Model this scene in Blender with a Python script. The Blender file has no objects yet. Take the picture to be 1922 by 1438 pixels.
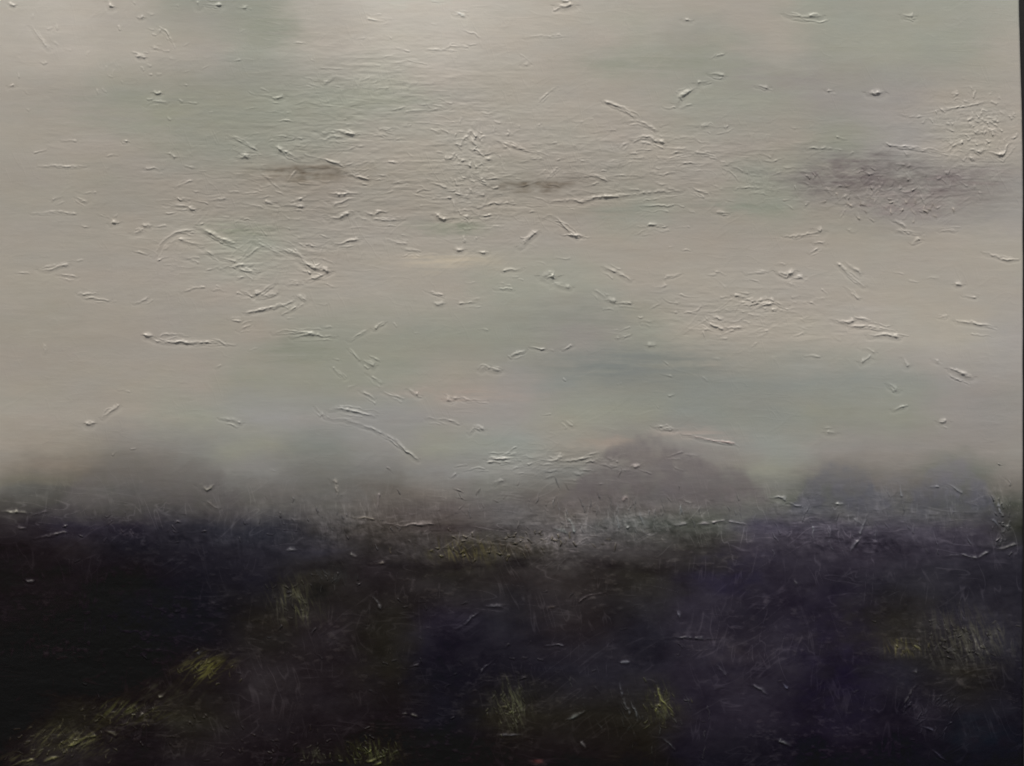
import bpy, math
import numpy as np

# ------------------------------------------------------------------ camera, sky, sun, exposure
MM = 0.0005                    # one unit of the painting's own measure: half a millimetre
CX, CY, HANG = 961.0, 719.0, 1.55
scene = bpy.context.scene
W_ = bpy.data.worlds.new("World"); scene.world = W_; W_.use_nodes = True
nt = W_.node_tree
bg = nt.nodes["Background"]
SUN_EL, SUN_AZ = math.radians(60), math.radians(14)     # azimuth measured to the left of straight-in-front
sky = nt.nodes.new("ShaderNodeTexSky"); sky.sky_type = 'NISHITA'; sky.sun_disc = False
sky.sun_elevation = SUN_EL; sky.sun_rotation = math.pi + SUN_AZ
sky.dust_density = 4.0; sky.air_density = 1.0
nt.links.new(sky.outputs[0], bg.inputs[0]); bg.inputs[1].default_value = 0.05
sl = bpy.data.lights.new("sun", 'SUN'); sl.energy = 2.0; sl.angle = math.radians(8); sl.color = (1.0, 0.94, 0.85)
so = bpy.data.objects.new("sun", sl); scene.collection.objects.link(so)
from mathutils import Vector
sd = Vector((-math.sin(SUN_AZ) * math.cos(SUN_EL), -math.cos(SUN_AZ) * math.cos(SUN_EL), math.sin(SUN_EL)))
so.rotation_euler = sd.to_track_quat('Z', 'Y').to_euler(); so.location = sd * 6
cam = bpy.data.cameras.new("camera"); co = bpy.data.objects.new("camera", cam); scene.collection.objects.link(co)
scene.camera = co
DIST = 2.0
cam.sensor_width = 36; cam.lens = 36 * DIST / (1922 * MM); cam.clip_end = 3000; cam.clip_start = 0.01
co.location = (0, -DIST, HANG); co.rotation_euler = (math.pi / 2, 0, 0)
scene.view_settings.view_transform = 'Standard'; scene.view_settings.look = 'None'
scene.view_settings.gamma = 1; scene.view_settings.exposure = 0.25
# light that reaches the canvas: radiance = pigment * GAIN + SHEEN (measured on a plain test card)
GAIN = np.array([0.508, 0.487, 0.4685]); SHEEN = np.array([0.0058, 0.0056, 0.0056])

# ------------------------------------------------------------------ materials
def mat(name):
    m = bpy.data.materials.new(name); m.use_nodes = True
    return m, m.node_tree, m.node_tree.nodes["Principled BSDF"]

def noise(t, scale, detail=4, vec=None, rough=0.6):
    n = t.nodes.new("ShaderNodeTexNoise"); n.inputs["Scale"].default_value = scale
    n.inputs["Detail"].default_value = detail; n.inputs["Roughness"].default_value = rough
    if vec: t.links.new(vec, n.inputs["Vector"])
    return n.outputs["Fac"]

def rng_map(t, v, a, b):
    n = t.nodes.new("ShaderNodeMapRange"); n.inputs["To Min"].default_value = a; n.inputs["To Max"].default_value = b
    t.links.new(v, n.inputs["Value"]); return n.outputs["Result"]

def oil_paint():
    m, t, b = mat("oil_paint")
    tc = t.nodes.new("ShaderNodeTexCoord")
    mp = t.nodes.new("ShaderNodeMapping"); mp.inputs["Scale"].default_value = (0.12, 1, 1)
    t.links.new(tc.outputs["Object"], mp.inputs["Vector"])
    at = t.nodes.new("ShaderNodeAttribute"); at.attribute_name = "pigment"
    hs = t.nodes.new("ShaderNodeHueSaturation")
    t.links.new(at.outputs["Color"], hs.inputs["Color"])
    t.links.new(rng_map(t, noise(t, 420, 5, mp.outputs["Vector"]), 0.965, 1.035), hs.inputs["Value"])
    t.links.new(hs.outputs["Color"], b.inputs["Base Color"])
    t.links.new(rng_map(t, noise(t, 60, 4, mp.outputs["Vector"]), 0.36, 0.52), b.inputs["Roughness"])
    b.inputs["Specular IOR Level"].default_value = 0.34
    bp = t.nodes.new("ShaderNodeBump"); bp.inputs["Strength"].default_value = 0.07; bp.inputs["Distance"].default_value = 0.0006
    ad = t.nodes.new("ShaderNodeMath"); ad.operation = 'ADD'
    t.links.new(noise(t, 900, 3, mp.outputs["Vector"]), ad.inputs[0])
    t.links.new(noise(t, 700, 2, tc.outputs["Object"]), ad.inputs[1])
    t.links.new(ad.outputs[0], bp.inputs["Height"]); t.links.new(bp.outputs[0], b.inputs["Normal"])
    return m

def plain(name, col, rough, scale):
    m, t, b = mat(name)
    tc = t.nodes.new("ShaderNodeTexCoord")
    mx = t.nodes.new("ShaderNodeMixRGB"); mx.inputs[1].default_value = tuple(c * .75 for c in col) + (1,); mx.inputs[2].default_value = tuple(c * 1.25 for c in col) + (1,)
    t.links.new(noise(t, scale, 6, tc.outputs["Object"]), mx.inputs[0]); t.links.new(mx.outputs[0], b.inputs["Base Color"])
    b.inputs["Roughness"].default_value = rough
    bp = t.nodes.new("ShaderNodeBump"); bp.inputs["Strength"].default_value = 0.25; bp.inputs["Distance"].default_value = 0.003
    t.links.new(noise(t, scale * 12, 4, tc.outputs["Object"]), bp.inputs["Height"]); t.links.new(bp.outputs[0], b.inputs["Normal"])
    return m

PAINT = oil_paint()
WALLM = plain("dark_plaster", (0.022, 0.022, 0.022), 0.85, 3)
GROUNDM = plain("dark_paving", (0.06, 0.058, 0.055), 0.9, 1.5)
CANVASM = plain("raw_linen", (0.34, 0.30, 0.23), 0.9, 200)

# ------------------------------------------------------------------ setting: ground and the wall the painting hangs on
def quad_mesh(name, verts, faces, m, parent=None):
    me = bpy.data.meshes.new(name); me.from_pydata(verts, [], faces); me.update()
    o = bpy.data.objects.new(name, me); scene.collection.objects.link(o); me.materials.append(m)
    if parent: o.parent = parent
    return o

def box_vf(x0, x1, y0, y1, z0, z1):
    v = [(x, y, z) for z in (z0, z1) for y in (y0, y1) for x in (x0, x1)]
    f = [(0, 2, 3, 1), (4, 5, 7, 6), (0, 1, 5, 4), (2, 6, 7, 3), (0, 4, 6, 2), (1, 3, 7, 5)]
    return v, f

g = quad_mesh("ground", [(-800, -800, 0), (800, -800, 0), (800, 800, 0), (-800, 800, 0)], [(0, 1, 2, 3)], GROUNDM)
g["kind"] = "structure"
WALL_Y = 0.036
vw, fw = box_vf(-4, 4, WALL_Y, WALL_Y + 0.25, 0, 3.1)
wall = quad_mesh("wall", vw, fw, WALLM)
wall["label"] = "dark charcoal wall showing as a thin strip past the right edge of the painting"; wall["category"] = "wall"

# ------------------------------------------------------------------ the painting: noise helpers
def lattice(X, Y, sx, sy, seed):
    r = np.random.default_rng(seed)
    u = X / sx + 1000.37; v = Y / sy + 1000.71
    iu = np.floor(u).astype(np.int64); iv = np.floor(v).astype(np.int64)
    L = r.random((256, 256), dtype=np.float32) * 2 - 1
    fu = (u - iu).astype(np.float32); fv = (v - iv).astype(np.float32)
    fu = fu * fu * fu * (fu * (fu * 6 - 15) + 10); fv = fv * fv * fv * (fv * (fv * 6 - 15) + 10)
    i0 = iu & 255; i1 = (iu + 1) & 255; j0 = iv & 255; j1 = (iv + 1) & 255
    return (L[j0, i0] * (1 - fu) + L[j0, i1] * fu) * (1 - fv) + (L[j1, i0] * (1 - fu) + L[j1, i1] * fu) * fv

def fbm(X, Y, sx, sy, seed, octv=4, gain=0.55):
    s = 0; a = 1; n = 0
    for k in range(octv):
        s = s + a * lattice(X, Y, sx / 2 ** k, sy / 2 ** k, seed + 17 * k); n += a; a *= gain
    return s / n

def sm(a, b, x):
    t = np.clip((x - a) / (b - a), 0, 1); return t * t * (3 - 2 * t)

# ------------------------------------------------------------------ pigment: a chart of mixed greys brushed across the canvas
XS = np.arange(0, 1921, 120)
YS = [0, 90, 180, 270, 340, 400, 450, 540, 630, 720, 780, 840, 880, 920, 950, 990, 1030, 1080, 1170, 1260, 1350, 1440]
LUM = """
172 176 165 150 150 170 185 185 175 168 164 160 160 156 156 157 162
168 172 166 160 157 168 178 178 168 162 158 152 158 152 154 156 160
155 152 147 142 144 152 159 162 160 158 155 152 150 148 150 154 158
155 154 152 148 148 150 158 160 158 157 156 154 150 146 152 158 158
150 150 148 148 146 144 150 152 148 146 148 150 146 138 140 142 146
150 150 148 148 146 144 148 150 150 148 148 148 148 146 144 146 150
152 152 152 153 153 154 155 156 156 153 152 151 152 153 154 156 158
152 152 152 154 156 156 158 157 155 154 156 158 158 158 158 158 158
148 148 149 150 150 147 146 146 144 142 148 156 158 160 162 162 158
150 150 150 150 146 144 146 148 148 140 136 138 140 142 144 146 148
150 149 148 147 146 142 143 145 147 146 143 140 138 138 140 141 141
144 138 125 128 138 128 136 142 145 142 132 132 142 138 136 134 138
126 115 100 112 128 115 120 132 136 122 118 122 140 118 124 112 130
98 84 86 92 104 98 96 108 112 100 106 108 116 92 96 92 110
76 70 70 74 84 88 86 92 92 90 98 98 98 86 86 80 78
46 46 44 48 54 62 64 68 76 80 82 80 76 70 68 62 54
26 30 30 30 36 46 50 54 58 62 58 56 54 56 54 52 48
22 23 22 25 28 36 38 40 44 46 44 42 42 44 44 42 40
18 18 17 22 30 34 34 34 36 36 36 42 42 34 40 44 42
16 16 14 22 34 32 30 24 28 36 34 38 42 30 34 36 34
16 24 22 30 32 28 22 22 26 32 34 36 38 28 30 28 26
20 30 24 28 24 20 22 18 20 18 20 22 24 16 18 20 20
"""
HUE = """
BBBGGBBBBBBBBGGGG
BBBBGBBBBBGGBGGGB
BBGGGGGBBBBGGPPBB
BBBGGGBBBBBBBGPBB
BBBBBBBBBBBBGPPPP
BBBBBBBBBBGBGBPPP
BBBBGBBBBBBBBBBBB
BBBBBBBBGGBBBBBBB
BBBBBGGGGPGBBBBBP
BBBBGGGBPSSSSSSPP
BBBGNNNPPGGSSGGPP
BBPNGSNGSBPPSPPPP
BBPNNNNNNNPPGPPSP
NNNNNNPPNPNSNSPSP
NNNNNNPPWPNSSSSSS
KVVIIWPPWWSSVVVVS
KKIIIIWWOWWNVVVVI
KKKIINKNWWNVVVIII
KKVINKNVIKIVVVNII
KKKKKKNIIIIVVVINI
KOKOKKKIONOVVVVII
KKKKKKOKKKNIIVVII
"""
TINT = dict(B=(7, 0, -11), G=(1, 0, -12), S=(-1, 0, -7), P=(4, -1, -7), N=(2, 0, -5), K=(3, -1, 0), V=(1, -2, 5), I=(0, -1, 4), W=(3, 0, -2), O=(3, 1, -5))
lum = np.array([[float(v) for v in r.split()] for r in LUM.strip().splitlines()])
lum[:10] -= 1.5
lum[14:] = np.where(lum[14:] < 60, lum[14:] * .92, lum[14:])
chart = np.array([[[lum[j, i] + TINT[c][k] for k in range(3)] for i, c in enumerate(r)] for j, r in enumerate(HUE.strip().splitlines())])

def chart_at(X, Y):
    gx = np.clip(X / 120.0, 0, 15.999); ix = np.floor(gx).astype(int); fx = gx - ix; fx = fx * fx * (3 - 2 * fx)
    ys = np.array(YS, float); Yc = np.clip(Y, 0, 1439.9)
    iy = np.clip(np.searchsorted(ys, Yc, side='right') - 1, 0, len(ys) - 2)
    fy = (Yc - ys[iy]) / (ys[iy + 1] - ys[iy])
    fx = fx[..., None].astype(np.float32); fy = fy[..., None].astype(np.float32)
    C = chart.astype(np.float32)
    return (C[iy, ix] * (1 - fx) + C[iy, ix + 1] * fx) * (1 - fy) + (C[iy + 1, ix] * (1 - fx) + C[iy + 1, ix + 1] * fx) * fy

# soft dabs brushed over the chart: x y rx ry strength r g b
DABS = """
825 494 85 15 .65 190 177 157
870 742 170 13 .5 166 152 141
1310 815 80 11 .5 166 152 142
1150 837 60 10 .6 158 143 130
1615 328 115 36 1.0 119 112 109
1770 345 120 30 .8 128 119 116
1700 390 120 22 .7 136 127 123
575 322 80 17 1.1 117 109 97
1005 347 66 13 1.05 122 113 101
640 330 120 16 .35 138 128 115
460 432 75 13 .75 138 139 123
845 432 70 16 .75 136 138 123
1150 402 55 12 .6 139 141 130
1400 395 70 14 .6 138 140 127
1180 690 160 36 .85 127 129 124
570 655 70 24 .7 136 136 122
1080 590 130 28 .6 139 138 128
320 205 190 42 .7 147 146 131
650 190 180 30 .75 153 153 139
1230 120 160 26 .7 146 146 132
1480 150 140 22 .5 146 140 134
1720 80 130 50 .5 153 153 139
500 45 64 40 .75 147 147 133
130 872 90 14 .3 130 119 109
110 838 120 20 .25 140 130 117
50 905 100 12 .35 118 113 96
550 1125 45 42 .9 60 59 36
630 1078 50 20 .6 46 46 34
380 1255 44 24 .9 68 66 30
235 1336 80 26 .8 50 49 20
310 1300 60 16 .6 50 49 28
130 1390 80 26 .8 62 60 30
60 1425 60 20 .7 56 54 28
960 1328 34 44 .8 60 61 36
1240 1322 24 30 .8 62 62 32
700 1412 55 22 .8 54 55 28
590 1420 24 16 .7 56 56 34
1700 1212 34 18 .8 78 75 40
1810 1200 95 50 .85 62 61 46
880 1037 70 24 .9 76 72 44
960 1025 60 20 .5 70 64 46
600 1108 26 18 .7 18 18 16
1370 1075 80 46 .6 39 36 52
1570 1250 90 130 .65 29 25 39
1440 990 70 14 .4 58 56 70
200 1190 45 90 .6 13 10 13
1360 1230 70 60 .5 52 48 52
1010 1431 13 4 .8 84 42 38
1850 1390 80 50 .4 18 26 32
1000 1064 280 10 .75 26 23 23
640 1062 120 8 .6 22 20 21
860 992 90 9 .5 46 40 40
480 1000 130 22 .5 28 30 35
830 1270 150 46 .5 20 18 25
520 1300 60 34 .5 46 42 42
1010 1100 110 26 .4 48 42 40
1120 945 90 30 .3 106 98 96
1180 985 90 26 .35 74 78 78
820 960 110 24 .35 86 78 78
"""
DAB = [[float(v) for v in r.split()] for r in DABS.strip().splitlines()]

# raised strokes of thick paint: half-width height | points | optional colour
RIDGES = """
4 1.5|20,8 26,12
5 1.8|205,4 209,14
4 1.0|58,48 74,70 92,92
4 1.4|263,33 268,33
4 2.0|262,107 270,107
4 2.0|292,176 299,176
3 0.7|272,197 290,190 300,190 312,194
4 1.5|322,290 328,296
3 1.2|272,316 286,315 300,319
3 1.2|230,265 240,266
3 1.4|430,254 450,264 482,280
6 2.0|452,296 460,294 468,297
5 1.6|370,2 374,13
4 1.6|388,8 400,9 415,11
3 1.2|449,15 462,15
3 0.9|300,50 312,60 325,78
4 1.2|288,88 302,92
3 1.2|17,162 26,162
3 0.8|330,352 345,344 360,338
3 0.7|70,310 110,312 160,312
3 0.9|690,34 705,38 722,38
4 1.4|855,26 872,29
3 1.0|830,90 850,88 878,87
3 0.8|800,94 840,94
4 1.2|610,158 617,150 624,144
4 2.2|514,181 522,183 532,181
5 2.4|597,245 608,250 625,248 665,251
4 1.6|608,262 622,258 650,257
5 2.2|517,277 530,283 545,291 562,299
4 1.6|592,297 610,300 640,308
4 1.5|752,234 766,235
4 1.4|713,240 735,246
3 0.8|760,211 800,206 832,203
4 1.8|655,325 675,332 690,337
3 1.3|808,342 838,351
3 1.0|740,345 765,343
5 2.2|835,297 846,297 852,288
4 1.5|863,277 871,262 885,247
6 2.2|884,246 895,256
5 2.0|884,263 894,275
5 1.8|890,280 905,290
4 1.8|888,298 895,316
4 1.6|893,335 911,341
4 1.6|930,265 960,272 988,281
3 1.0|500,330 520,350 540,358
3 1.0|535,347 555,320
7 2.6|1047,10 1058,12 1074,9
4 1.5|1058,3 1066,3
4 1.6|1283,38 1296,38
3 0.7|985,70 1020,68 1055,66
4 1.2|982,120 991,120
3 1.1|1345,106 1358,100
5 2.0|1310,156 1326,152
4 1.6|1332,137 1358,143
4 1.4|1420,161 1442,164
6 1.8|1270,194 1278,181 1300,166
4 1.8|1135,190 1155,197 1180,212 1200,224
4 1.6|1178,229 1190,226 1212,234 1232,244
5 2.2|1190,264 1200,257 1214,257 1232,264 1247,268
3 1.0|1165,276 1182,265
5 1.2|1316,239 1330,235 1344,239
3 1.0|975,305 1020,298
4 1.4|1180,290 1195,289
3 1.2|1255,291 1282,285
3 1.2|1308,285 1330,290 1352,298
3 1.0|1022,340 1046,315
4 1.4|1090,334 1113,330 1140,341
3 0.8|1010,195 1025,180 1042,164
3 1.2|1380,355 1410,353 1442,353
5 2.2|1476,25 1490,30 1515,31 1540,30
5 1.8|1697,28 1713,30
6 2.6|1631,172 1645,174 1656,174
3 1.2|1552,170 1562,171
3 0.9|1690,214 1712,218 1729,219
2.5 1.0|1730,213 1770,207 1800,202 1846,192
3 1.2|1515,279 1538,278 1562,279
4 1.6|1665,270 1710,279 1745,280 1776,288
4 1.4|1776,287 1796,270 1808,270
4 1.6|1815,284 1842,283
4 1.6|1855,284 1880,291 1893,268
3 1.0|98,376 113,370
3 1.0|143,370 161,379
3 0.8|60,400 95,398 142,400
5 1.8|210,420 221,417
4 1.5|273,423 280,424
5 1.5|252,437 264,433
3 1.4|310,384 352,386
5 2.2|354,388 362,394 368,392
3 1.4|333,372 352,375
3 1.2|395,376 422,372
4 1.3|290,482 298,462 312,447 335,434 362,432
5 2.1|374,426 390,436 415,449 440,458
4 1.3|335,450 360,457 380,461
4 1.4|385,470 402,481
4 1.4|413,484 442,491
4 1.6|440,497 468,496
4 1.4|450,505 482,512
4 1.5|75,507 95,507 112,500 128,498
3 1.2|110,515 142,521
3 1.2|145,550 180,551
3 1.2|160,560 205,562
3 1.1|252,571 276,561
5 2.0|275,631 283,632
4 1.8|283,634 300,641 345,643 380,641 415,643
3 1.1|300,631 330,627 352,630
3 0.9|430,600 452,603
3 1.0|448,620 472,611
4 0.8|82,648 85,662
3 1.5|498,380 516,383
4 1.6|530,385 548,384 572,387
3 1.4|548,378 566,371
4 1.8|620,362 640,365 672,363
4 1.4|628,383 655,375 672,369
5 2.6|617,410 632,409 656,402
5 2.2|682,398 700,401 713,400
3 1.2|703,412 752,413
6 2.8|821,403 831,412 843,409
4 1.4|870,405 880,408
3 1.4|905,405 922,404
3 1.3|908,386 942,380
4 1.4|850,373 855,396
3 1.3|860,370 880,370
4 1.7|510,460 525,466 545,473 567,479
4 1.4|480,455 500,466 527,476
3 1.4|573,459 606,463
4 2.0|628,458 645,455 672,450
6 3.4|563,482 574,494 590,502 616,509
4 1.6|575,527 600,517 612,512
5 2.0|478,552 495,545 512,534
5 2.0|484,557 514,551
4 1.4|540,533 560,531
5 1.4|556,555 576,564
4 1.7|462,587 485,582 512,577 547,565
3 1.1|530,590 556,575
3 1.1|725,450 762,458
3 1.0|758,468 784,471
5 1.6|859,468 866,468
4 1.3|895,473 912,474
3 1.1|800,545 832,555
5 1.4|820,570 828,570
3 1.1|863,569 892,564
3 1.5|930,540 962,543
4 1.5|513,625 540,620 570,625 592,625
4 1.5|550,632 580,628 627,631
4 1.5|703,616 719,606
3 0.9|655,640 690,620
5 1.8|683,676 692,681 702,687
3 0.9|655,655 676,675
3 0.9|625,690 645,710
3 1.1|690,700 716,719
5 2.0|903,693 915,690 937,696
4 1.8|1035,378 1075,377 1095,378 1118,370 1150,370 1180,366 1202,363
4 1.5|1202,363 1240,360 1278,359
4 1.4|1300,352 1326,364
3 1.4|1205,387 1260,386
4 1.6|1343,398 1361,399
3 1.5|1218,421 1247,424
4 1.8|1018,409 1034,405 1048,412 1062,428 1074,440 1085,447
5 1.9|976,462 985,454 1005,436
3 1.3|1055,441 1096,442
4 1.5|945,508 977,504
8 3.2|1020,518 1030,515 1040,518
5 1.7|1036,532 1050,535 1068,539
4 1.5|1135,500 1160,512 1183,525
3 1.1|1248,523 1278,512
5 1.9|1143,564 1151,567
3 1.4|1151,567 1184,568
3 1.0|1118,544 1136,556
4 2.0|1380,556 1400,559
4 2.0|1400,560 1414,567 1442,561
4 1.7|1390,573 1412,572
4 1.6|1422,574 1454,570
4 1.6|1445,561 1475,575
5 2.1|1320,601 1335,610 1357,618
4 1.5|1355,614 1392,617
3 1.3|1338,594 1362,602
3 1.1|1158,636 1182,627
3 1.3|1056,656 1074,649
3 1.4|998,652 1022,656
3 1.3|958,669 986,656
5 1.1|1218,648 1225,648
3 1.0|1398,512 1432,512
6 2.1|1533,431 1542,433
3 1.3|1472,443 1500,442 1536,436
4 1.4|1528,456 1549,457
3 1.1|1518,476 1536,467
6 2.4|1460,508 1475,513 1489,510
4 1.4|1488,520 1508,519
4 1.5|1573,494 1590,510 1605,525 1620,537
4 1.4|1588,492 1602,503 1616,515
3 1.0|1588,540 1612,561
4 1.4|1678,412 1702,429
4 1.3|1683,433 1727,437
3 1.3|1763,433 1792,433
4 1.5|1711,456 1726,449
3 1.5|1845,474 1890,487 1912,485
5 1.6|1797,533 1804,534
3 1.2|1808,553 1832,559
5 1.8|1568,600 1590,605 1602,599
4 1.5|1603,595 1632,604
4 1.6|1598,613 1640,614 1677,620
5 2.2|1633,630 1665,628 1687,632
3 1.2|1764,595 1776,595
4 1.4|1795,603 1830,608 1864,613
5 1.6|1618,679 1631,674
5 1.5|1697,673 1702,686
4 1.2|1752,675 1762,678
5 2.4|1783,690 1800,700 1824,708
5 2.0|164,796 172,796
4 1.6|192,786 205,774 224,761
4 1.7|415,785 435,788 452,795
4 1.6|0,961 30,961 50,962|150 146 132
4 1.6|32,990 48,990|120 112 112
3 1.2|62,966 92,960|92 84 88
3 1.4|65,1011 95,1005 126,999|98 92 92
4 1.5|372,908 388,920 402,909|122 118 108
4 1.5|390,940 398,949 408,953|110 102 98
4 1.5|608,780 622,785 650,788 680,797 705,807 730,820 755,838 782,861
3 1.3|592,764 608,780
4 1.4|620,769 640,767 665,773 702,782
3 1.4|680,735 702,749
3 1.0|720,735 748,747
5 1.6|769,730 783,741
5 1.7|838,750 848,750
3 1.3|848,748 870,748 912,753
3 1.3|800,785 830,787 862,795
4 1.5|882,811 892,800 908,807
4 1.8|915,862 962,860|178 174 165
3 1.3|915,868 972,867|160 156 148
4 1.4|928,908 943,902
3 1.2|848,896 856,889
5 1.6|624,899 631,905 633,932|128 122 114
4 1.2|711,925 709,957|118 110 108
3 1.4|655,968 676,972 702,975|118 110 98
4 1.7|720,982 750,987 782,985 817,983|132 122 118
4 1.4|538,1033 556,1033|110 108 110
4 1.6|658,1042 670,1042|140 136 130
4 1.5|690,1057 722,1057|108 100 92
5 2.0|1027,863 1040,864 1056,856|172 168 158
3 1.5|1056,866 1085,862 1112,858
4 1.2|990,871 1000,868
4 1.7|1228,800 1245,803 1264,806
3 1.3|1280,815 1312,822 1345,829 1378,834|166 148 142
4 1.6|1183,875 1202,874|170 160 154
3 1.2|1088,882 1114,884
4 1.3|1063,790 1074,799
4 1.6|1058,962 1072,984 1078,1000|128 132 128
4 1.3|1042,990 1068,1003|112 116 112
4 1.4|1168,942 1176,933 1182,948|134 122 118
3 1.2|1156,962 1162,992|110 112 112
5 1.7|1173,979 1179,992|150 150 146
3 1.2|1198,958 1212,992|104 106 106
3 1.2|1278,948 1276,985|112 114 114
4 1.4|1265,986 1288,983|126 124 122
4 1.4|1284,938 1294,946|140 138 134
4 1.7|1310,984 1335,981 1360,977|136 130 132
4 1.6|1368,978 1402,985|130 126 130
5 1.8|1668,721 1684,731
4 1.6|1678,769 1697,763
5 1.6|1763,790 1777,791
5 1.6|1553,812 1567,812
5 1.8|1442,935 1462,933 1474,941|134 134 132
3 1.3|1478,944 1504,951|116 116 120
4 1.8|1567,947 1583,946|164 164 160
3 1.4|1525,988 1528,1014|118 120 124
3 1.2|1687,905 1691,932|122 122 126
4 1.7|1628,962 1622,985 1614,1004|110 110 114
4 1.6|1598,1034 1606,1020 1616,1010|98 96 102
4 1.5|1603,975 1621,985|108 108 110
4 1.4|1780,910 1806,926|112 112 114
3 1.1|1743,912 1762,915|120 120 122
4 1.6|1872,940 1880,968|116 116 120
4 1.4|1862,974 1874,988|96 98 104
4 1.7|1775,1045 1800,1042 1830,1047 1857,1035|112 110 112
4 1.6|1870,1032 1888,1028 1908,1022|104 102 100
4 1.4|52,1090 60,1091|84 80 80
4 1.6|299,1311 306,1305 312,1300|112 108 92
5 1.8|258,1348 263,1344 270,1338|116 110 98
3 1.4|18,1438 42,1430 66,1425|112 106 70
4 1.5|82,1430 94,1425 112,1419|104 100 66
4 1.5|130,1402 146,1392 164,1384|104 102 62
4 1.4|160,1384 180,1380|84 82 52
4 1.3|196,1370 216,1379|92 88 72
3 1.3|338,1254 344,1262|108 106 58
4 1.4|371,1229 379,1222|78 82 92
4 1.5|698,1122 706,1130 716,1142|74 72 72
4 1.6|853,1182 868,1174 882,1162 896,1150|66 64 70
4 1.5|910,1138 942,1137|72 70 74
3 1.3|903,1262 914,1250 926,1240|66 64 70
3 1.2|765,1253 787,1247|60 56 60
4 1.5|752,1340 764,1339|74 70 66
4 1.5|770,1341 784,1345|80 76 70
3 1.4|688,1430 702,1426 722,1420|122 122 78
3 1.4|690,1416 696,1408|108 108 62
3 1.3|700,1438 716,1432|104 106 58
5 1.6|1270,1148 1277,1160|86 84 92
3 1.5|1088,1129 1104,1119 1137,1112|78 70 70
4 1.5|1025,1146 1041,1138|76 66 58
3 1.3|1022,1211 1057,1211|76 74 80
3 1.2|1250,1198 1345,1199|58 56 62
4 1.3|1168,1243 1176,1244|92 92 98
3 1.3|1162,1278 1168,1306|76 76 80
4 1.5|1169,1308 1174,1324 1181,1342|92 94 94
3 1.4|1184,1318 1192,1338 1197,1356|80 82 82
4 1.6|1232,1288 1238,1308 1250,1324 1266,1342|122 122 76
4 1.5|1228,1326 1240,1325|118 116 70
3 1.3|1232,1345 1234,1328|92 92 52
4 1.5|1060,1352 1074,1346 1098,1334|82 84 80
4 1.4|1090,1393 1098,1404|92 90 88
3 1.3|1243,1384 1254,1396 1266,1406|74 76 76
4 1.3|1345,1248 1362,1266|66 64 70
4 1.3|1410,1285 1440,1302|74 72 78
3 1.4|1698,1318 1708,1302 1722,1284|74 72 72
4 1.3|1470,1284 1480,1292|78 78 92
4 1.4|1490,1086 1496,1098|84 82 84
3 1.3|1718,1215 1726,1219|116 112 70
4 1.5|1780,1218 1800,1232|92 90 86
4 1.4|1712,1260 1722,1261|86 84 84
3 1.2|1728,1362 1752,1372|62 60 72
3 1.2|1748,1408 1776,1428|56 54 66
4 1.5|1462,1390 1488,1402|72 72 74
3 1.3|938,1330 952,1326|108 106 70
3 1.3|948,1345 962,1336|92 94 62
3 1.2|936,1379 980,1379|84 82 84
"""
def parse_ridges():
    out = []
    for r in RIDGES.strip().splitlines():
        p = r.split('|'); w, h = (float(v) for v in p[0].split())
        pts = np.array([[float(c) for c in q.split(',')] for q in p[1].split()])
        out.append((w, h, pts, [float(v) for v in p[2].split()] if len(p) > 2 else None))
    return out

def smooth_line(p, n=4):
    if len(p) < 3: return np.array([p[0] + (p[-1] - p[0]) * t for t in np.linspace(0, 1, n + 1)])
    q = np.vstack([2 * p[0] - p[1], p, 2 * p[-1] - p[-2]]); out = []
    for i in range(1, len(q) - 2):
        for t in np.linspace(0, 1, n, endpoint=False):
            a, b, c, d = q[i - 1], q[i], q[i + 1], q[i + 2]
            out.append(.5 * (2 * b + (c - a) * t + (2 * a - 5 * b + 4 * c - d) * t * t + (3 * b - a - 3 * c + d) * t ** 3))
    out.append(p[-1]); return np.array(out)

# ------------------------------------------------------------------ the painted surface as one relief
STEP = 1.2
X0, Y0, Y1 = -64.0, -52.0, 1492.0
NX = int((1920 - X0) / STEP) + 1; NY = int((Y1 - Y0) / STEP) + 1
yy = np.linspace(Y0, Y1, NY, dtype=np.float32)
edge = 1914 + 7.2 * sm(-20, 330, yy) + 0.5 * lattice(yy * 0, yy, 10, 60, 5)      # the hand-stretched right edge is not quite straight
uu = np.linspace(0, 1, NX, dtype=np.float32)
X = (X0 + uu[None, :] * (edge[:, None] - X0)).astype(np.float32)
Y = np.repeat(yy[:, None], NX, 1)

def local(x0, x1, y0, y1):
    j0 = max(0, int((y0 - Y0) / STEP)); j1 = min(NY, int((y1 - Y0) / STEP) + 2)
    i0 = max(0, int((x0 - X0) / STEP) - 6); i1 = min(NX, int((x1 - X0) / STEP) + 8)
    return slice(j0, j1), slice(i0, i1)

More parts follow.
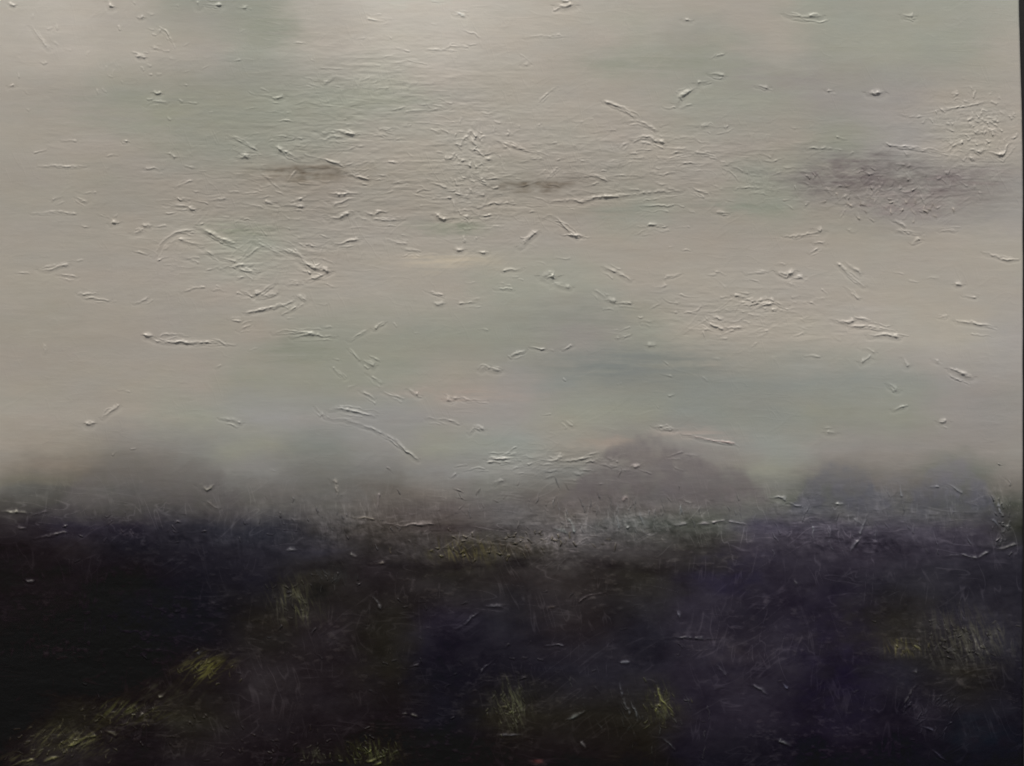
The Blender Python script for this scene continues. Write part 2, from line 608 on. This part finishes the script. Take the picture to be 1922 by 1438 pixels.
# colour, in display values first
wx = 26 * fbm(X, Y, 150, 60, 3) + 9 * fbm(X, Y, 30, 16, 4, 3)
wy = 15 * fbm(X, Y, 130, 55, 7) + 7 * fbm(X, Y, 36, 22, 8, 3) + 2.5 * lattice(X, Y, 14, 5, 9)
col = chart_at(X + wx * 1.6, Y + wy)
for d in DAB:
    js, is_ = local(d[0] - 2.2 * d[2] - 60, d[0] + 2.2 * d[2] + 60, d[1] - 2.2 * d[3] - 40, d[1] + 2.2 * d[3] + 40)
    gx, gy = X[js, is_], Y[js, is_]
    if gx.size == 0: continue
    w = d[4] * np.exp(-(((gx + wx[js, is_] * .9 - d[0]) / d[2]) ** 2 + ((gy + wy[js, is_] * .8 - d[1]) / d[3]) ** 2) ** 1.15)
    tuft = d[1] > 1000 and d[6] > d[7] + 11
    if d[1] < 820: w = w * np.clip(.9 + 1.1 * fbm(gx, gy, 90, 6, int(d[0]) + 3, 3) + .5 * fbm(gx, gy, 22, 15, int(d[1]), 3), 0.1, 1.3)
    if 300 < d[1] < 400 and d[5] < 140: w = w * np.clip(.85 + 1.3 * fbm(gx, gy, 26, 17, int(d[0]) + 9, 4), 0, 1.25)
    if tuft:                                             # scratchy flecks dragged along the slope
        fl = 0
        for q, ang in enumerate((-28, -48) if d[0] < 450 else (66, 84)):
            a = math.radians(ang); u = gx * math.cos(a) + gy * math.sin(a); v = gy * math.cos(a) - gx * math.sin(a)
            fl = np.maximum(fl, np.clip(fbm(u, v, 30, 4.2, int(d[0]) + q, 3) * 2.6 - .25 + .5 * lattice(gx, gy, 26, 20, int(d[1]) + q), 0, 1.35))
        w = w * (.20 + fl)
    elif d[1] > 1000: w = w * np.clip(.6 + 1.3 * fbm(gx, gy, 34, 22, int(d[0]), 4), 0.02, 1.2)
    w = w[..., None]; dc = np.array(d[5:8], np.float32) + (np.array([-5, -5, 5]) if tuft else 0)
    col[js, is_] = col[js, is_] * (1 - w) + dc * w
# bushes standing in the mist: lumpy upper edge, thicker paint towards the base
BUSH = [(285, 835, 945, 180, (126, 122, 115), (86, 82, 81), .66), (592, 848, 938, 110, (126, 124, 117), (98, 95, 92), .6), (1225, 820, 930, 165, (124, 118, 115), (98, 92, 91), .9),
        (1330, 872, 930, 120, (120, 113, 110), (98, 93, 93), .8), (1580, 856, 950, 98, (122, 119, 117), (80, 80, 84), .95), (1790, 856, 945, 84, (126, 123, 122), (84, 84, 89), .95), (1690, 890, 950, 80, (118, 115, 114), (84, 84, 88), .6)]
bushw = []
for q, (bx, bt, bb, br, c0, c1, st) in enumerate(BUSH):
    js, is_ = local(bx - br * 1.5, bx + br * 1.5, bt - 60, bb + 90); gx, gy = X[js, is_], Y[js, is_]
    top = bt + (bb - bt) * np.abs((gx - bx) / br) ** 2.1 + 24 * fbm(gx, gy, 54, 34, 301 + q, 5) + 5 * lattice(gx, gy, 9, 15, 311 + q)
    w = sm(-9, 22, gy - top) * (1 - sm(bb - 14, bb + 52, gy)) * st * np.clip(.9 + .7 * fbm(gx, gy, 20, 24, 321 + q, 4), .3, 1.15)
    k = np.clip((gy - bt) / (bb - bt), 0, 1)[..., None]
    bc = np.array(c0, np.float32) * (1 - k) + np.array(c1, np.float32) * k
    bushw.append((js, is_, w)); w = w[..., None]; col[js, is_] = col[js, is_] * (1 - w) + bc * w
lowland = sm(880, 1010, Y + wy)
lv = col.mean(axis=2)
# brushed mottling: value and a little warm/cool drift
val = 2.6 * fbm(X, Y, 240, 46, 31) + 1.9 * fbm(X, Y, 70, 9, 33, 3) + 1.1 * fbm(X, Y, 16, 8, 35, 3) + 1.2 * fbm(X, Y + 5 * fbm(X, Y, 80, 40, 38, 2), 130, 5, 37, 2) + 1.5 * fbm(X, Y, 40, 22, 39, 4)
val = val * (1 - lowland) + lowland * (7.5 * fbm(X, Y, 90, 66, 45, 4) + 4.5 * fbm(X, Y, 50, 32, 41) + 2.8 * fbm(X, Y, 24, 15, 43, 4) + 2.0 * fbm(X, Y, 9, 9, 47, 2)) * np.clip(lv / 34, .45, 1.5)
chroma = 1.5 * fbm(X, Y, 90, 34, 51, 3) * np.clip(lv / 120, .35, 1)
violet = .9 * fbm(X, Y, 110, 60, 57, 3) * np.clip(lv / 120, .5, 1)
col[..., 0] += val + chroma + violet * .4; col[..., 1] += val - violet * .6; col[..., 2] += val - chroma * .8 + violet

band = np.exp(-((Y - 975) / 62) ** 2) * np.clip(.25 + 1.6 * fbm(X, Y, 120, 60, 81, 2), 0, 1)
lean = 5 * fbm(X, Y, 60, 90, 83, 2)
blades = np.clip(fbm(X + 2 * lean, Y, 4.5, 22, 85, 3) * 1.8 - .2, -.25, 1) * band
grit = np.clip(fbm(X, Y, 13, 7, 87, 3) * 2 - .35, 0, 1) * lowland * np.clip(.3 + 1.5 * fbm(X, Y, 170, 90, 89, 2), 0, 1)
spotw = lambda x, y, rx, ry: np.exp(-(((X + wx - x) / rx) ** 2 + ((Y + .7 * wy - y) / ry) ** 2))
rough = np.clip(spotw(960, 1012, 290, 44) + .42 * spotw(1230, 968, 190, 44) + .7 * spotw(1610, 990, 190, 52) + .6 * spotw(1880, 975, 60, 70) + .45 * spotw(560, 985, 170, 46) + .28 * spotw(240, 985, 200, 36), 0, 1)
rough *= np.clip(.6 + 1.3 * fbm(X, Y, 90, 46, 95, 3), .05, 1.25)
qx = X + 9 * fbm(X, Y, 30, 26, 96, 3); qy = Y + 8 * fbm(X, Y, 28, 30, 98, 3)
scr = .75 * fbm(qx + .5 * qy, qy - .3 * qx, 17, 9, 97, 4) + .4 * fbm(qx - .3 * qy, qy, 6, 22, 99, 3)
col += (rough * (np.clip(scr, 0, 1) * 50 + np.clip(scr, -1, 0) * 36))[..., None] * np.array([1.02, .96, .98], np.float32)
# hair-thin scratches left by bristles and the knife
scratch = 0
for q, ang in enumerate((4, 72, -34, 98)):
    a = math.radians(ang); u = X * math.cos(a) + Y * math.sin(a); v = Y * math.cos(a) - X * math.sin(a)
    n_ = fbm(u, v + 5 * lattice(u, v, 70, 50, 201 + q), 90, 15, 203 + q, 2)
    scratch = scratch + np.clip(1 - np.abs(n_) * 13, 0, 1) * np.clip(fbm(X, Y, 70, 50, 211 + q, 3) * 3 - (.35 if q else .1), 0, 1)
scratch = np.clip(scratch, 0, 1)
col += (scratch * lowland * np.clip(lv * .38, 8, 26))[..., None] * np.array([1, .96, .97], np.float32)
col[..., 0] += lowland * 1.0; col[..., 2] += lowland * 1.5
col += (blades * 7)[..., None] + (grit * 12)[..., None] * np.array([1, .95, .85], np.float32)

# relief: horizontal brush drag everywhere, busier where the paint is worked
def spot(x, y, rx, ry): return np.exp(-(((X - x) / rx) ** 2 + ((Y - y) / ry) ** 2))
busy = 0.17 + .95 * np.clip(spot(700, 330, 420, 110) + spot(500, 470, 170, 90) + spot(900, 310, 90, 120) + spot(1250, 300, 260, 80) + spot(1820, 260, 120, 80)
        + spot(1680, 350, 200, 60) + spot(960, 990, 420, 60) + spot(1400, 590, 190, 60) + spot(700, 180, 200, 120) + spot(1620, 980, 260, 60) + spot(1040, 870, 130, 30)
        + .6 * spot(1800, 1210, 110, 90) + .7 * spot(190, 1370, 160, 70) + .5 * spot(700, 1390, 120, 60) + .5 * spot(1220, 1330, 90, 60), 0, 1)
streak = .6 * fbm(X, Y + 4 * fbm(X, Y, 60, 40, 60, 2), 64, 5.5, 61, 2) + .6 * fbm(X, Y + 8 * fbm(X, Y, 90, 50, 64, 2), 90, 10, 66, 2)
H = 1.3 * busy * (.30 * (1 - .55 * lowland) * np.sign(streak) * np.abs(streak) ** 1.5 + .08 * fbm(X, Y, 26, 3.6, 63, 2) + .20 * fbm(X + .8 * Y, Y, 17, 8, 65, 4) + .12 * fbm(X - .9 * Y, Y, 19, 8, 68, 3))
H += busy ** 2 * .55 * np.clip(fbm(X, Y + 6 * fbm(X, Y, 40, 30, 62, 2), 46, 8, 69, 3) - .12, 0, 1)
H += .35 * fbm(X, Y, 260, 120, 67, 2)
blobby = np.clip(spot(1840, 240, 70, 60) + spot(1660, 350, 170, 50) + spot(900, 330, 60, 90) + .8 * spot(960, 1020, 200, 40) + .7 * spot(1610, 1000, 60, 50) + .7 * spot(1820, 1200, 90, 60) + .6 * spot(200, 1370, 140, 60), 0, 1)
H += blobby * .8 * np.abs(fbm(X, Y, 17, 11, 71, 3))

H += .22 * scratch * (.3 + busy)
H += .9 * rough * scr
H += .2 * blades + .3 * grit + lowland * (.30 * fbm(X, Y, 34, 20, 91, 3) + .10 * fbm(X + Y, Y - X, 9, 14, 93, 2))
rid = np.full((NY, NX), -1, np.int32); rbest = np.zeros((NY, NX), np.float32)
RG = parse_ridges(); NR = len(RG)
rr = np.random.default_rng(77)
auto = []
def scatter(n, x, y, rx, ry, ang, spread, l0, l1, w, h, c=None):
    for _ in range(n):
        px, py = rr.normal(x, rx * .55), rr.normal(y, ry * .55); a = math.radians(rr.normal(ang, spread)); L = rr.uniform(l0, l1)
        b = rr.normal(0, .09) * L
        p = np.array([[px - L / 2 * math.cos(a), py - L / 2 * math.sin(a)], [px - b * math.sin(a) * .5, py + b * math.cos(a) * .5], [px + L / 2 * math.cos(a), py + L / 2 * math.sin(a)]])
        q = rr.uniform(.6, 1.05); k = None if c is None else [v * q for v in c]
        auto.append((w * rr.uniform(.75, 1.2), h * rr.uniform(.5, 1.5), p, k))
scatter(120, 650, 330, 520, 120, 2, 11, 8, 40, 2.3, .6)
scatter(50, 480, 490, 170, 90, 12, 18, 8, 34, 2.4, .75)
scatter(70, 895, 320, 60, 110, 20, 50, 6, 18, 3.2, .8)
scatter(60, 1250, 300, 280, 90, 4, 13, 8, 40, 2.4, .6)
scatter(50, 700, 150, 240, 130, 2, 12, 8, 40, 2.2, .5)
scatter(80, 1840, 240, 80, 60, 20, 50, 4, 12, 2.8, .8)
scatter(70, 1670, 350, 190, 55, 10, 50, 6, 22, 3.0, .7)
scatter(30, 1670, 388, 150, 30, 20, 60, 5, 18, 2.4, .7, (168, 157, 143))
scatter(14, 1640, 335, 110, 30, 20, 60, 6, 16, 2.2, .8, (146, 136, 130))
scatter(50, 1430, 580, 190, 70, 5, 18, 8, 34, 2.8, .6)
scatter(40, 1100, 870, 190, 24, 0, 14, 8, 40, 2.6, .7)
scatter(60, 960, 600, 900, 260, 4, 20, 5, 24, 2.2, .5)
scatter(40, 230, 100, 260, 120, 20, 40, 4, 12, 2.6, .5)
scatter(46, 1190, 965, 190, 36, 86, 12, 12, 30, 1.7, .7, (104, 104, 104))
scatter(22, 980, 950, 330, 50, 70, 40, 6, 18, 1.8, .7, (104, 98, 94))
scatter(50, 970, 1020, 170, 26, 50, 50, 4, 14, 2.0, 1.1, (92, 84, 66))
scatter(30, 1610, 985, 200, 46, 88, 14, 8, 30, 1.7, .8, (92, 92, 98))
scatter(22, 560, 985, 180, 50, 75, 30, 5, 14, 1.8, .8, (80, 78, 80))
scatter(26, 250, 990, 260, 30, 5, 30, 5, 16, 1.8, .7, (70, 64, 68))
scatter(22, 870, 1038, 60, 14, 20, 50, 4, 12, 2.0, 1.0, (88, 82, 52))
scatter(34, 1885, 965, 22, 60, 75, 35, 5, 14, 2.0, 1.1, (96, 96, 96))
scatter(50, 1805, 1200, 85, 46, 60, 40, 4, 14, 1.8, .9, (72, 70, 58))
scatter(30, 1740, 1340, 70, 50, -60, 20, 8, 30, 1.6, .8, (50, 49, 58))
TUFT = [(380, 1256, 48, 28, 18, (96, 92, 40)), (225, 1345, 80, 32, 40, (84, 80, 44)), (115, 1398, 90, 30, 60, (92, 88, 48)), (555, 1122, 44, 44, 20, (66, 64, 38)),
        (625, 1080, 50, 20, 14, (66, 64, 46)), (958, 1328, 34, 48, 40, (88, 88, 48)), (1238, 1322, 34, 36, 24, (92, 92, 46)), (700, 1412, 56, 26, 40, (84, 86, 40)),
        (592, 1418, 28, 18, 12, (84, 84, 50)), (1702, 1212, 34, 20, 12, (108, 102, 52))]
for x, y, rx, ry, n, c in TUFT: scatter(n, x, y, rx, ry, -50 if x < 420 else 70, 38, 4, 15, 1.6, .7, (c[0] - 6, c[1] - 6, c[2] + 10))
scatter(60, 960, 1240, 900, 160, 10, 40, 4, 18, 2.0, .7, (48, 46, 48))
scatter(44, 470, 1390, 200, 40, 60, 40, 3, 10, 1.9, .8, (50, 44, 38))
scatter(26, 1210, 1350, 150, 50, 72, 16, 10, 34, 1.6, .8, (66, 67, 64))
for w, h, pts, c in RG:                                      # dragged paint running alongside each thick ridge
    if pts[0, 1] > 870 or np.ptp(pts[:, 0]) < 10: continue
    for q in range(rr.integers(1, 4)):
        off = np.array([rr.normal(0, 5), rr.normal(1, 5)]); t0 = rr.uniform(0, .45); t1 = rr.uniform(.55, 1.25)
        a_, b_ = pts[0], pts[-1]; m_ = pts[len(pts) // 2]
        p = np.array([a_ + (b_ - a_) * t0, m_ + rr.normal(0, 1.5, 2), a_ + (b_ - a_) * t1]) + off
        auto.append((rr.uniform(1.5, 2.4), h * rr.uniform(.25, .5), p, None))
allr = RG + auto
for k, (w, h, pts, c) in enumerate(allr):
    p = smooth_line(pts)
    if k >= NR: w = max(w, 1.5)
    m = w * 3 + 3
    js, is_ = local(p[:, 0].min() - m, p[:, 0].max() + m, p[:, 1].min() - m, p[:, 1].max() + m)
    gx, gy = X[js, is_], Y[js, is_]
    if gx.size == 0: continue
    bxd = np.full(gx.shape, 1e9, np.float32); sg = np.zeros(gx.shape, np.float32); tt = np.zeros(gx.shape, np.float32)
    seg = np.diff(p, axis=0); sl_ = np.hypot(seg[:, 0], seg[:, 1]) + 1e-6; cum = np.concatenate([[0], np.cumsum(sl_)])
    jx = gx + 1.8 * lattice(gx, gy, 13, 11, 101 + k % 7) + .9 * lattice(gx, gy, 5, 4.5, 103 + k % 7); jy = gy + 1.8 * lattice(gx, gy, 15, 12, 131 + k % 5) + .9 * lattice(gx, gy, 5.5, 5, 133 + k % 5)
    for i in range(len(seg)):
        t = np.clip(((jx - p[i, 0]) * seg[i, 0] + (jy - p[i, 1]) * seg[i, 1]) / sl_[i] ** 2, 0, 1)
        ex = jx - p[i, 0] - t * seg[i, 0]; ey = jy - p[i, 1] - t * seg[i, 1]; dd = np.hypot(ex, ey)
        b = dd < bxd
        bxd = np.where(b, dd, bxd); sg = np.where(b, np.sign(ey), sg); tt = np.where(b, np.clip((cum[i] + t * sl_[i]) / cum[-1], 0, 1), tt)
    L = cum[-1]
    lump = .95 + .5 * lattice(gx, gy, max(6, w * 2.4), max(6, w * 2.4), 151 + k % 11) + .55 * lattice(gx, gy, 5.5, 4, 171 + k % 11)
    if L > 9:
        m3 = (k * 7) % 4                                  # which end the loaded brush left most paint at
        th = tt if m3 in (0, 1) else 1 - tt
        if m3 == 1: tap = np.clip(np.sin(np.pi * np.clip(tt * .94 + .03, 0, 1)), .05, 1) ** .8
        else: tap = np.clip(th / .10 + .3, 0, 1) * np.clip(1 - .9 * th ** 1.2, .08, 1)
    else: tap = 1.0
    ww = np.maximum(w * np.where(sg < 0, .85, .46) * (tap * .6 + .4), 1.1)
    f = np.exp(-(bxd / ww) ** 2) * tap * np.clip(lump, .12, 1.7)
    H[js, is_] += (.82 if c is None else 1) * h * f
    H[js, is_] -= .16 * h * np.exp(-((bxd - w * 1.5) / (w * .7)) ** 2) * (sg > 0)       # paint dragged out below the lip
    if c is None:                                        # highlight painted into the colour: ridge crests lightened so they read bright
        col[js, is_] += (np.clip(f, 0, 1) * (9 if k < NR else 6))[..., None]
    if c is not None:
        a = (np.clip(f * 1.1, 0, 1) * (.75 if k < NR else .45))[..., None]
        col[js, is_] = col[js, is_] * (1 - a) + np.array(c, np.float32) * a
    if k < NR:
        b = f * h > np.maximum(rbest[js, is_], .42 * h * np.mean(tap))
        rbest[js, is_] = np.where(b, f * h, rbest[js, is_]); rid[js, is_] = np.where(b, k, rid[js, is_])

# the face turns over the stretcher at its borders
R = 5.0
depth = np.zeros_like(H)
for dist in (edge[:, None] - X, X - X0, Y - Y0, Y1 - Y):
    q = np.clip(R - dist, 0, R); depth += R - np.sqrt(np.maximum(R * R - q * q, 0))
FRONT = 0.0
P = np.empty((NY, NX, 3), np.float32)
P[..., 0] = (X - CX) * MM; P[..., 1] = FRONT - (H - depth) * MM; P[..., 2] = -(Y - CY) * MM

def to_lin(c):
    c = np.clip(c, 1.0, 255) / 255; return np.where(c <= .04045, c / 12.92, ((c + .055) / 1.055) ** 2.4)
pig = np.clip((to_lin(col) / 2 ** scene.view_settings.exposure - SHEEN) / GAIN, .0012, .85).astype(np.float32)

# ------------------------------------------------------------------ regions of the picture become parts of the painting
REG = np.where(lowland > .42, 1, 0)                          # 0 sky, 1 dark land
names = {0: ("painted_sky", None), 1: ("painted_land", None)}
def region(code, name, label, mask, on=None):
    m = mask if on is None else mask & (REG == on)
    REG[m] = code; names[code] = (name, label)
E_ = lambda x, y, rx, ry: np.exp(-(((X + wx - x) / rx) ** 2 + ((Y + wy - y) / ry) ** 2)) > .37
region(10, "painted_cloud", "dusky violet cloud streak worked with swirled paint", E_(1680, 345, 210, 62), 0)
region(11, "painted_cloud", "small brown cloud smudge below a green patch of sky", E_(570, 320, 95, 24), 0)
region(12, "painted_cloud", "small brown cloud smudge in the middle of the sky", E_(1005, 346, 80, 20), 0)
region(13, "painted_cloud", "bright cream cloud highlight", E_(820, 495, 100, 24), 0)
region(14, "painted_cloud", "slate blue grey cloud band low in the sky", E_(1200, 690, 190, 46), 0)
BL = ["broad grey bush rising from mist on the left", "faint grey green bush in mist, smallest and palest", "rounded violet grey bush right of centre", None,
      "slate grey bush between the violet bush and the right edge", "slate grey bush nearest the right edge", None]
for q, lab in enumerate(BL):
    if lab is None: continue
    m = np.zeros((NY, NX), bool)
    for p in ([q, q + 1] if q == 2 else [q]):
        js, is_, w = bushw[p]; m[js, is_] |= w > .38 * BUSH[p][6]
    region(20 + q, "painted_bush", lab, m)
for q, (x, y, rx, ry, n, c) in enumerate(TUFT):
    region(30 + q, "grass_tuft", "yellow green grass tuft dabbed on dark land", E_(x, y, rx * 1.1, ry * 1.15))

painting = bpy.data.objects.new("oil_painting", None); scene.collection.objects.link(painting)
painting.location = (0, 0, HANG)
painting["label"] = "large unframed oil painting of a misty pale sky over dark moorland, with thick ridged paint"
painting["category"] = "painting"

# smooth normals of the whole relief, shared by every part so that no seam shows
du = np.gradient(P, axis=1); dv = np.gradient(P, axis=0)
Nn = np.cross(du, -dv); Nn /= np.linalg.norm(Nn, axis=2, keepdims=True) + 1e-12
if Nn[NY // 2, NX // 2, 1] > 0: Nn = -Nn
Pf = P.reshape(-1, 3); Nf = Nn.reshape(-1, 3); Cf = np.concatenate([pig, np.ones((NY, NX, 1), np.float32)], 2).reshape(-1, 4)
ii = np.arange(NY * NX).reshape(NY, NX)
quads = np.stack([ii[:-1, :-1], ii[1:, :-1], ii[1:, 1:], ii[:-1, 1:]], -1).reshape(-1, 4)

def patch(name, sel, parent):
    q = quads[sel]; used, inv = np.unique(q, return_inverse=True); inv = inv.reshape(-1, 4).astype(np.int32)
    me = bpy.data.meshes.new(name); n = len(q)
    me.vertices.add(len(used)); me.vertices.foreach_set("co", Pf[used].ravel())
    me.loops.add(n * 4); me.loops.foreach_set("vertex_index", inv.ravel())
    me.polygons.add(n); me.polygons.foreach_set("loop_start", np.arange(0, n * 4, 4, dtype=np.int32))
    me.update(calc_edges=True)
    a = me.attributes.new("pigment", 'FLOAT_COLOR', 'POINT'); a.data.foreach_set("color", Cf[used].ravel())
    me.polygons.foreach_set("use_smooth", np.ones(n, bool))
    me.normals_split_custom_set_from_vertices(Nf[used])
    me.materials.append(PAINT)
    o = bpy.data.objects.new(name, me); scene.collection.objects.link(o); o.parent = parent
    return o

regq = REG[:-1, :-1].reshape(-1); ridq = rid[:-1, :-1].reshape(-1)
# the hundred ridges that show largest are parts of their own, the rest are one part
inside = ((X[:-1, :-1] > 0) & (Y[:-1, :-1] > 0) & (Y[:-1, :-1] < 1438)).reshape(-1)
area = np.bincount(ridq[(ridq >= 0) & inside], minlength=NR)
order = np.argsort(-area); own = [k for k in order[:96] if area[k] >= 12]; rest = [k for k in range(NR) if k not in set(own) and (ridq == k).any()]
ownset = np.zeros(NR + 1, bool); ownset[own] = True; ownset[-1] = False
anyr = ridq >= 0
parts = {}
for code in (0, 1): parts[code] = patch(names[code][0], (regq == code) & ~anyr, painting)
parts[0]["label"] = "pale misty sky of beige, sage and grey paint"; parts[1]["label"] = "near black moorland with violet and brown patches"
for code, (nm, lab) in names.items():
    if code < 2: continue
    s = (regq == code) & ~anyr
    if not s.any(): continue
    par = parts[0] if nm == "painted_cloud" else parts[1] if nm == "grass_tuft" else painting
    o = patch(nm, s, par)
    if lab: o["label"] = lab
for k in own:
    s = ridq == k
    on_land = np.mean(np.isin(regq[s], [1] + list(range(20, 60)))) > .5
    patch("paint_ridge", s, parts[1] if on_land else parts[0])
rs = np.isin(ridq, rest)
o = patch("paint_ridge", rs, painting); o["kind"] = "stuff"; o["label"] = "many small ridges and dabs of raised paint"

# canvas wrapped round the stretcher: the four sides and the back
BACK = 66.0
def side(idx):
    n = len(idx); front = Pf[idx]; back = front.copy(); back[:, 1] = BACK * MM
    return np.vstack([front, back]), [(i, i + 1, n + i + 1, n + i) for i in range(n - 1)], Cf[idx]
loop = np.concatenate([ii[0, :-1], ii[:-1, -1], ii[-1, :0:-1], ii[:0:-1, 0]])
loop = np.append(loop, loop[0])
v, f, c = side(loop)
me = bpy.data.meshes.new("canvas_side"); me.from_pydata(v.tolist(), [], f); me.update()
a = me.attributes.new("pigment", 'FLOAT_COLOR', 'POINT'); a.data.foreach_set("color", np.vstack([c, c]).astype(np.float32).ravel())
me.materials.append(PAINT); o = bpy.data.objects.new("canvas_side", me); scene.collection.objects.link(o); o.parent = painting
bw = 40 * MM
xa, xb, za, zb = (X0 + 4 - CX) * MM, (1902 - CX) * MM, (CY - Y1 + 4) * MM, (CY - Y0 - 4) * MM
for bx in ((xa, xa + bw, za, zb), (xb - bw, xb, za, zb), (xa + bw, xb - bw, za, za + bw), (xa + bw, xb - bw, zb - bw, zb)):
    vv, ff = box_vf(bx[0], bx[1], 0.012, 0.0325, bx[2], bx[3])
    quad_mesh("stretcher_bar", vv, ff, CANVASM, painting)
